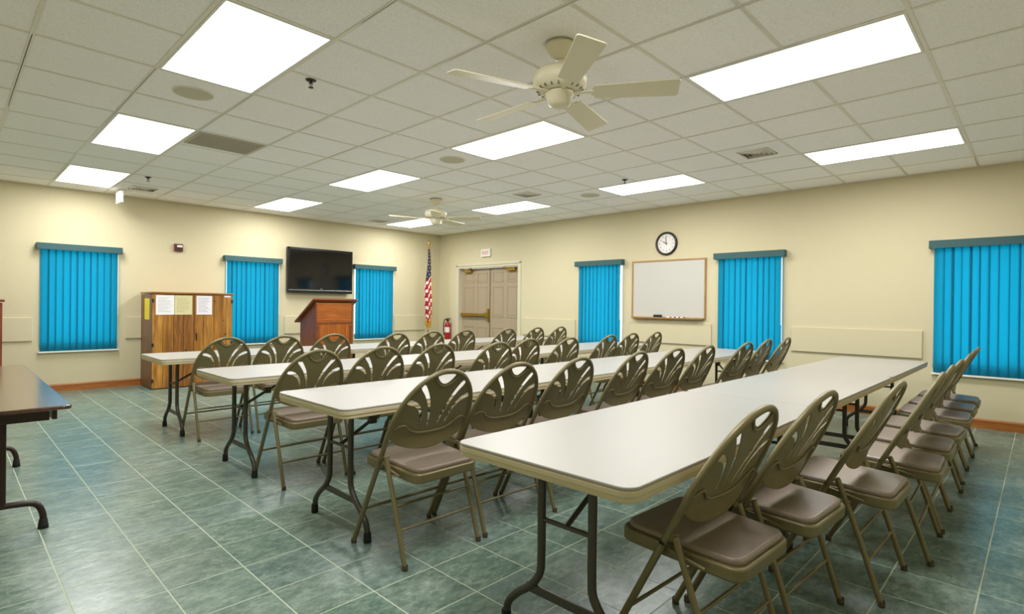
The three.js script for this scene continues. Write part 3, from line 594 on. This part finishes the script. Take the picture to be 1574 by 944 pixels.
// ------------------------------------------------------------------ clock
{
  const g = thing('wall_clock', 'round black-rimmed wall clock above the whiteboard', 'clock', [XR, 2.185, 0.078], -Math.PI / 2);
  const R = 0.178;
  mesh('rim', new THREE.LatheGeometry([[R - 0.034, 0.004], [R - 0.03, 0.03], [R - 0.018, 0.038], [R - 0.004, 0.03], [R, 0.012], [R, 0], [R - 0.034, 0]].map((p) => new THREE.Vector2(...p)), 48).rotateX(Math.PI / 2), std({ color: '#2a2520', roughness: 0.35 }), g);
  const cv = document.createElement('canvas'); cv.width = cv.height = 512; const q = cv.getContext('2d');
  q.fillStyle = '#e8e4de'; q.fillRect(0, 0, 512, 512); q.fillStyle = '#2b2833'; q.textAlign = 'center'; q.textBaseline = 'middle'; q.font = 'bold 52px sans-serif';
  for (let k = 1; k <= 12; k++) { const a = k * Math.PI / 6; q.fillText(String(k), 256 + 190 * Math.sin(a), 256 - 190 * Math.cos(a)); }
  for (let k = 0; k < 60; k++) { const a = k * Math.PI / 30; q.save(); q.translate(256 + 238 * Math.sin(a), 256 - 238 * Math.cos(a)); q.rotate(a); q.fillRect(-2, -6, 4, 12); q.restore(); }
  const t = new THREE.CanvasTexture(cv); t.colorSpace = THREE.SRGBColorSpace;
  mesh('face', new THREE.CircleGeometry(R - 0.03, 48).translate(0, 0, 0.012), std({ map: t, roughness: 0.5 }), g);
  const hand = (len, w, ang, z) => bx(w, len, 0.002, 0, len / 2 - 0.015, 0).rotateZ(-ang).translate(0, 0, z);
  mesh('hour_hand', hand(0.085, 0.011, Math.PI / 6 * 9.97, 0.016), blackM, g);
  mesh('minute_hand', hand(0.12, 0.008, Math.PI / 6 * 11.8, 0.019), blackM, g);
  mesh('hub', cyl(0.009, 0.009, 0.008, 16).rotateX(Math.PI / 2).translate(0, 0, 0.019), blackM, g);
}

// ------------------------------------------------------------------ whiteboard, eraser, markers
{
  const w = 1.21, h = 0.885, g = thing('whiteboard', 'white dry-erase board in a thin oak frame under the clock', 'whiteboard', [XR, 1.5, 0.1], -Math.PI / 2);
  const fr = std({ map: woodTex([150, 112, 62], [190, 150, 94], 401, 0, 0.5), roughness: 0.45 });
  mesh('board', rb(w - 0.03, h - 0.03, 0.012, 0.001, 0, 0, 0.009), std({ color: '#c3c1b9', roughness: 0.25 }), g);
  for (const s of [-1, 1]) mesh('frame', metric(rb(0.024, h, 0.022, 0.004, s * (w / 2 - 0.012), 0, 0.0115)), fr, g);
  for (const s of [-1, 1]) mesh('frame', metric(rb(w - 0.05, 0.024, 0.022, 0.004, 0, s * (h / 2 - 0.012), 0.0115), 0, 0, true), fr, g);
  mesh('tray', metric(merge([rb(w - 0.06, 0.012, 0.065, 0.003, 0, -h / 2 + 0.006, 0.055), rb(w - 0.06, 0.018, 0.006, 0.002, 0, -h / 2 + 0.009, 0.088)]), 0, 0, true), fr, g);
  const ty = 1.5 - h / 2 + 0.012;
  const er = thing('eraser', 'black felt eraser on the whiteboard tray', 'eraser', [XR - 0.058, ty + 0.0005, -0.03], -Math.PI / 2);
  mesh('felt_pad', rb(0.125, 0.022, 0.048, 0.003, 0, 0.011, 0), blackM, er); mesh('grip', rb(0.125, 0.024, 0.044, 0.006, 0, 0.034, 0), std({ color: '#2d2a2a', roughness: 0.5 }), er);
  [['#a83230', 'red', 0.13], ['#20324f', 'dark blue', 0.2], ['#8c2f2a', 'brownish red', 0.27], ['#2c6a3c', 'green', 0.34]].forEach(([c, word, z], k) => {
    const m = thing('marker', `${word} marker pen lying on the whiteboard tray`, 'marker', [XR - 0.05, ty + 0.009, z + 0.04], -Math.PI / 2, 'markers on the whiteboard tray');
    mesh('barrel', cyl(0.009, 0.009, 0.05, 12, 0, 0, 0).rotateZ(Math.PI / 2).translate(-0.03, 0, 0), whiteM, m); mesh('cap', cyl(0.0095, 0.0095, 0.035, 12).rotateZ(Math.PI / 2).translate(0.0125, 0, 0), std({ color: c, roughness: 0.4 }), m);
  });
}

// ------------------------------------------------------------------ exit sign, alarm, ceiling fixtures
{
  const cv = document.createElement('canvas'); cv.width = 256; cv.height = 150; const q = cv.getContext('2d');
  q.fillStyle = '#e6dcd0'; q.fillRect(0, 0, 256, 150); q.fillStyle = '#c06a72'; q.font = 'bold 92px sans-serif'; q.textAlign = 'center'; q.textBaseline = 'middle'; q.fillText('EXIT', 128, 78);
  const t = new THREE.CanvasTexture(cv); t.colorSpace = THREE.SRGBColorSpace;
  const g = thing('exit_sign', 'small pale exit sign with reddish letters above the double door', 'exit sign', [XR, 2.275, -3.87], -Math.PI / 2);
  mesh('housing', rb(0.26, 0.155, 0.04, 0.006, 0, 0, 0.021), whiteM, g); mesh('face', new THREE.PlaneGeometry(0.245, 0.14).translate(0, 0, 0.0415), std({ map: t, roughness: 0.5 }), g);
  const h = thing('hanging_sign', 'white box sign hanging from the ceiling near the TV wall', 'sign', [-1.72, H, -4.95], 0);
  mesh('canopy', rb(0.06, 0.012, 0.12, 0.003, 0, -0.006, 0), whiteM, h); mesh('housing', rb(0.035, 0.16, 0.28, 0.005, 0, -0.095, 0), whiteM, h); mesh('stem', cyl(0.008, 0.008, 0.02, 10, 0, -0.015, 0), whiteM, h);
  mesh('face', bx(0.002, 0.14, 0.26, -0.0185, -0.095, 0), std({ color: '#f3f1ec', emissive: '#fff6e4', emissiveIntensity: 0.35, roughness: 0.5 }), h);
  const a = thing('fire_alarm', 'small dark red alarm strobe box high on the wall above the cabinet', 'alarm', [-0.895, 2.053, ZB]);
  mesh('back_box', rb(0.115, 0.115, 0.035, 0.005, 0, 0, 0.018), std({ color: '#5d1a14', roughness: 0.4 }), a);
  mesh('strobe', rb(0.07, 0.032, 0.03, 0.006, 0.008, 0.02, 0.045), whiteM, a); mesh('horn_grille', merge([-0.012, -0.026, -0.04].map((y) => rb(0.08, 0.007, 0.006, 0.002, 0, y, 0.037))), blackM, a);
  const where = ['in the aisle-side light row', 'in the middle light row', 'in the light row along the clock wall'];
  [-2.134, 0.305, 2.743].forEach((x, k) => {
    const s = thing('ceiling_speaker', `round grey ceiling speaker ${where[k]}`, 'speaker', [x, H + 0.004, -0.305], 0, 'ceiling speakers');
    mesh('grille', new THREE.LatheGeometry([[0, -0.006], [0.115, -0.006], [0.125, -0.004], [0.13, 0]].map((p) => new THREE.Vector2(...p)), 36), std({ color: '#c6bfa8', roughness: 0.7 }), s);
    mesh('ring', new THREE.TorusGeometry(0.13, 0.006, 8, 40).rotateX(Math.PI / 2).translate(0, -0.001, 0), gridM, s);
  });
  const dwhere = ['above the long wall board', 'near the middle of the clock side', 'near the hanging sign', 'in the corner by the flag'];
  diffusers.forEach(([i, j], k) => {
    const s = thing('ceiling_diffuser', `square louvred air diffuser in the ceiling ${dwhere[k]}`, 'air vent', [(i + 0.5) * T, H, (j + 0.5) * T], 0, 'square air diffusers');
    const F = 0.58, dm = std({ color: '#cfc8b6', roughness: 0.5 });
    mesh('face_plate', merge([bx(F, 0.006, 0.14, 0, 0.006, -F / 2 + 0.07), bx(F, 0.006, 0.14, 0, 0.006, F / 2 - 0.07), bx(0.14, 0.006, F - 0.28, -F / 2 + 0.07, 0.006, 0), bx(0.14, 0.006, F - 0.28, F / 2 - 0.07, 0.006, 0)]), ceilM, s);
    mesh('throat', merge([bx(0.3, 0.004, 0.3, 0, 0.09, 0), bx(0.004, 0.085, 0.3, -0.15, 0.05, 0), bx(0.004, 0.085, 0.3, 0.15, 0.05, 0), bx(0.3, 0.085, 0.004, 0, 0.05, -0.15), bx(0.3, 0.085, 0.004, 0, 0.05, 0.15)]), std({ color: '#262219', roughness: 0.8 }), s);
    for (let r = 0; r < 4; r++) {
      const e = 0.285 - r * 0.07, ring = [];
      for (let n = 0; n < 4; n++) ring.push(bx(e, 0.002, 0.03).rotateX(-1.0).translate(0, 0.004, e / 2 - 0.012).rotateY(n * Math.PI / 2));
      mesh('louvre', merge(ring), gridM, s);
    }
  });
  const r = thing('return_grille', 'grey rectangular return-air grille between two aisle-side ceiling lights', 'air vent', [-1.524, H + 0.004, -1.5]);
  const gm = std({ color: '#b3ab98', roughness: 0.6 });
  mesh('frame', merge([bx(0.57, 0.006, 0.02, 0, -0.003, -0.23), bx(0.57, 0.006, 0.02, 0, -0.003, 0.23), bx(0.02, 0.006, 0.44, -0.275, -0.003, 0), bx(0.02, 0.006, 0.44, 0.275, -0.003, 0)]), gm, r);
  mesh('backing', bx(0.53, 0.002, 0.44, 0, -0.001, 0), std({ color: '#8a8270', roughness: 0.8 }), r);
  for (let k = 0; k < 21; k++) mesh('fin', bx(0.53, 0.004, 0.011, 0, -0.004, -0.21 + k * 0.021), gm, r);
  const swhere = ['beside the largest aisle-side light', 'above the whiteboard side', 'near the hanging sign'];
  [[-1.66, 0.56], [2.26, 0.55], [-1.66, -3.72]].forEach(([x, z], k) => {
    const s = thing('sprinkler_head', `small metal sprinkler head under the ceiling ${swhere[k]}`, 'sprinkler', [x, H + 0.003, z], 0, 'sprinkler heads');
    const dark = std({ color: '#3d3a34', roughness: 0.4, metalness: 0.5 });
    mesh('escutcheon', new THREE.LatheGeometry([[0.012, -0.012], [0.03, -0.006], [0.036, 0]].map((p) => new THREE.Vector2(...p)), 20), dark, s);
    mesh('frame_arms', merge([rod(V(0.008, -0.01, 0), V(0.012, -0.035, 0), 0.0025), rod(V(-0.008, -0.01, 0), V(-0.012, -0.035, 0), 0.0025), cyl(0.007, 0.007, 0.03, 10, 0, -0.01, 0), cyl(0.004, 0.004, 0.02, 8, 0, -0.04, 0)]), dark, s);
    mesh('deflector', cyl(0.018, 0.018, 0.003, 14, 0, -0.05, 0), dark, s);
  });
}

// ------------------------------------------------------------------ ceiling fans
function makeFan() {
  const f = thing('ceiling_fan', '', 'ceiling fan', [0, 0, 0], 0, 'cream ceiling fans');
  mesh('canopy', new THREE.LatheGeometry([[0.012, -0.09], [0.036, -0.085], [0.066, -0.055], [0.088, -0.018], [0.09, 0], [0, 0]].map((p) => new THREE.Vector2(...p)), 32), creamM, f);
  mesh('downrod', cyl(0.012, 0.012, 0.09, 14, 0, -0.115, 0), creamM, f);
  mesh('motor_housing', new THREE.LatheGeometry([[0, -0.14], [0.06, -0.142], [0.118, -0.155], [0.15, -0.178], [0.158, -0.205], [0.154, -0.238], [0.13, -0.268], [0.1, -0.28], [0, -0.28]].map((p) => new THREE.Vector2(...p)), 40), creamM, f);
  const vents = []; for (let k = 0; k < 20; k++) vents.push(rb(0.008, 0.014, 0.02, 0.002, 0, -0.268, 0.126).rotateY(k * Math.PI / 10));
  mesh('vent_slots', merge(vents), std({ color: '#6d6650', roughness: 0.6 }), f);
  mesh('switch_housing', new THREE.LatheGeometry([[0, -0.365], [0.04, -0.363], [0.064, -0.35], [0.07, -0.325], [0.08, -0.305], [0.084, -0.288], [0.088, -0.284], [0, -0.282]].map((p) => new THREE.Vector2(...p)), 32), creamM, f);
  const s = new THREE.Shape(); s.moveTo(0.2, -0.06); s.lineTo(0.65, -0.075); s.quadraticCurveTo(0.668, -0.074, 0.669, -0.055); s.lineTo(0.669, 0.055); s.quadraticCurveTo(0.668, 0.074, 0.65, 0.075); s.lineTo(0.2, 0.06); s.quadraticCurveTo(0.185, 0, 0.2, -0.06);
  const blade = plate(s, 0.007, -0.0035, 0.0015, 1, 6).rotateX(-0.24).translate(0, -0.285, 0);
  const arm = merge([rb(0.12, 0.008, 0.03, 0.003, 0.14, -0.283, 0), rb(0.06, 0.006, 0.075, 0.003, 0.215, 0, 0).rotateX(-0.24).translate(0, -0.281, 0)]);
  for (let k = 0; k < 5; k++) {
    const a = -(-16 + 72 * k) * Math.PI / 180;
    const b = mesh('blade', blade, creamM, f); b.rotation.y = a; mesh('blade_arm', arm, creamM, b);
  }
  return f;
}
const fan0 = makeFan(); fan0.position.set(-0.914, H, 2.134); fan0.userData.label = 'large cream five-blade ceiling fan nearest the camera';
copyOf(fan0, [1.524, H, -2.134], 0, 'distant cream five-blade ceiling fan toward the far corner');

renderer.render(scene, camera);
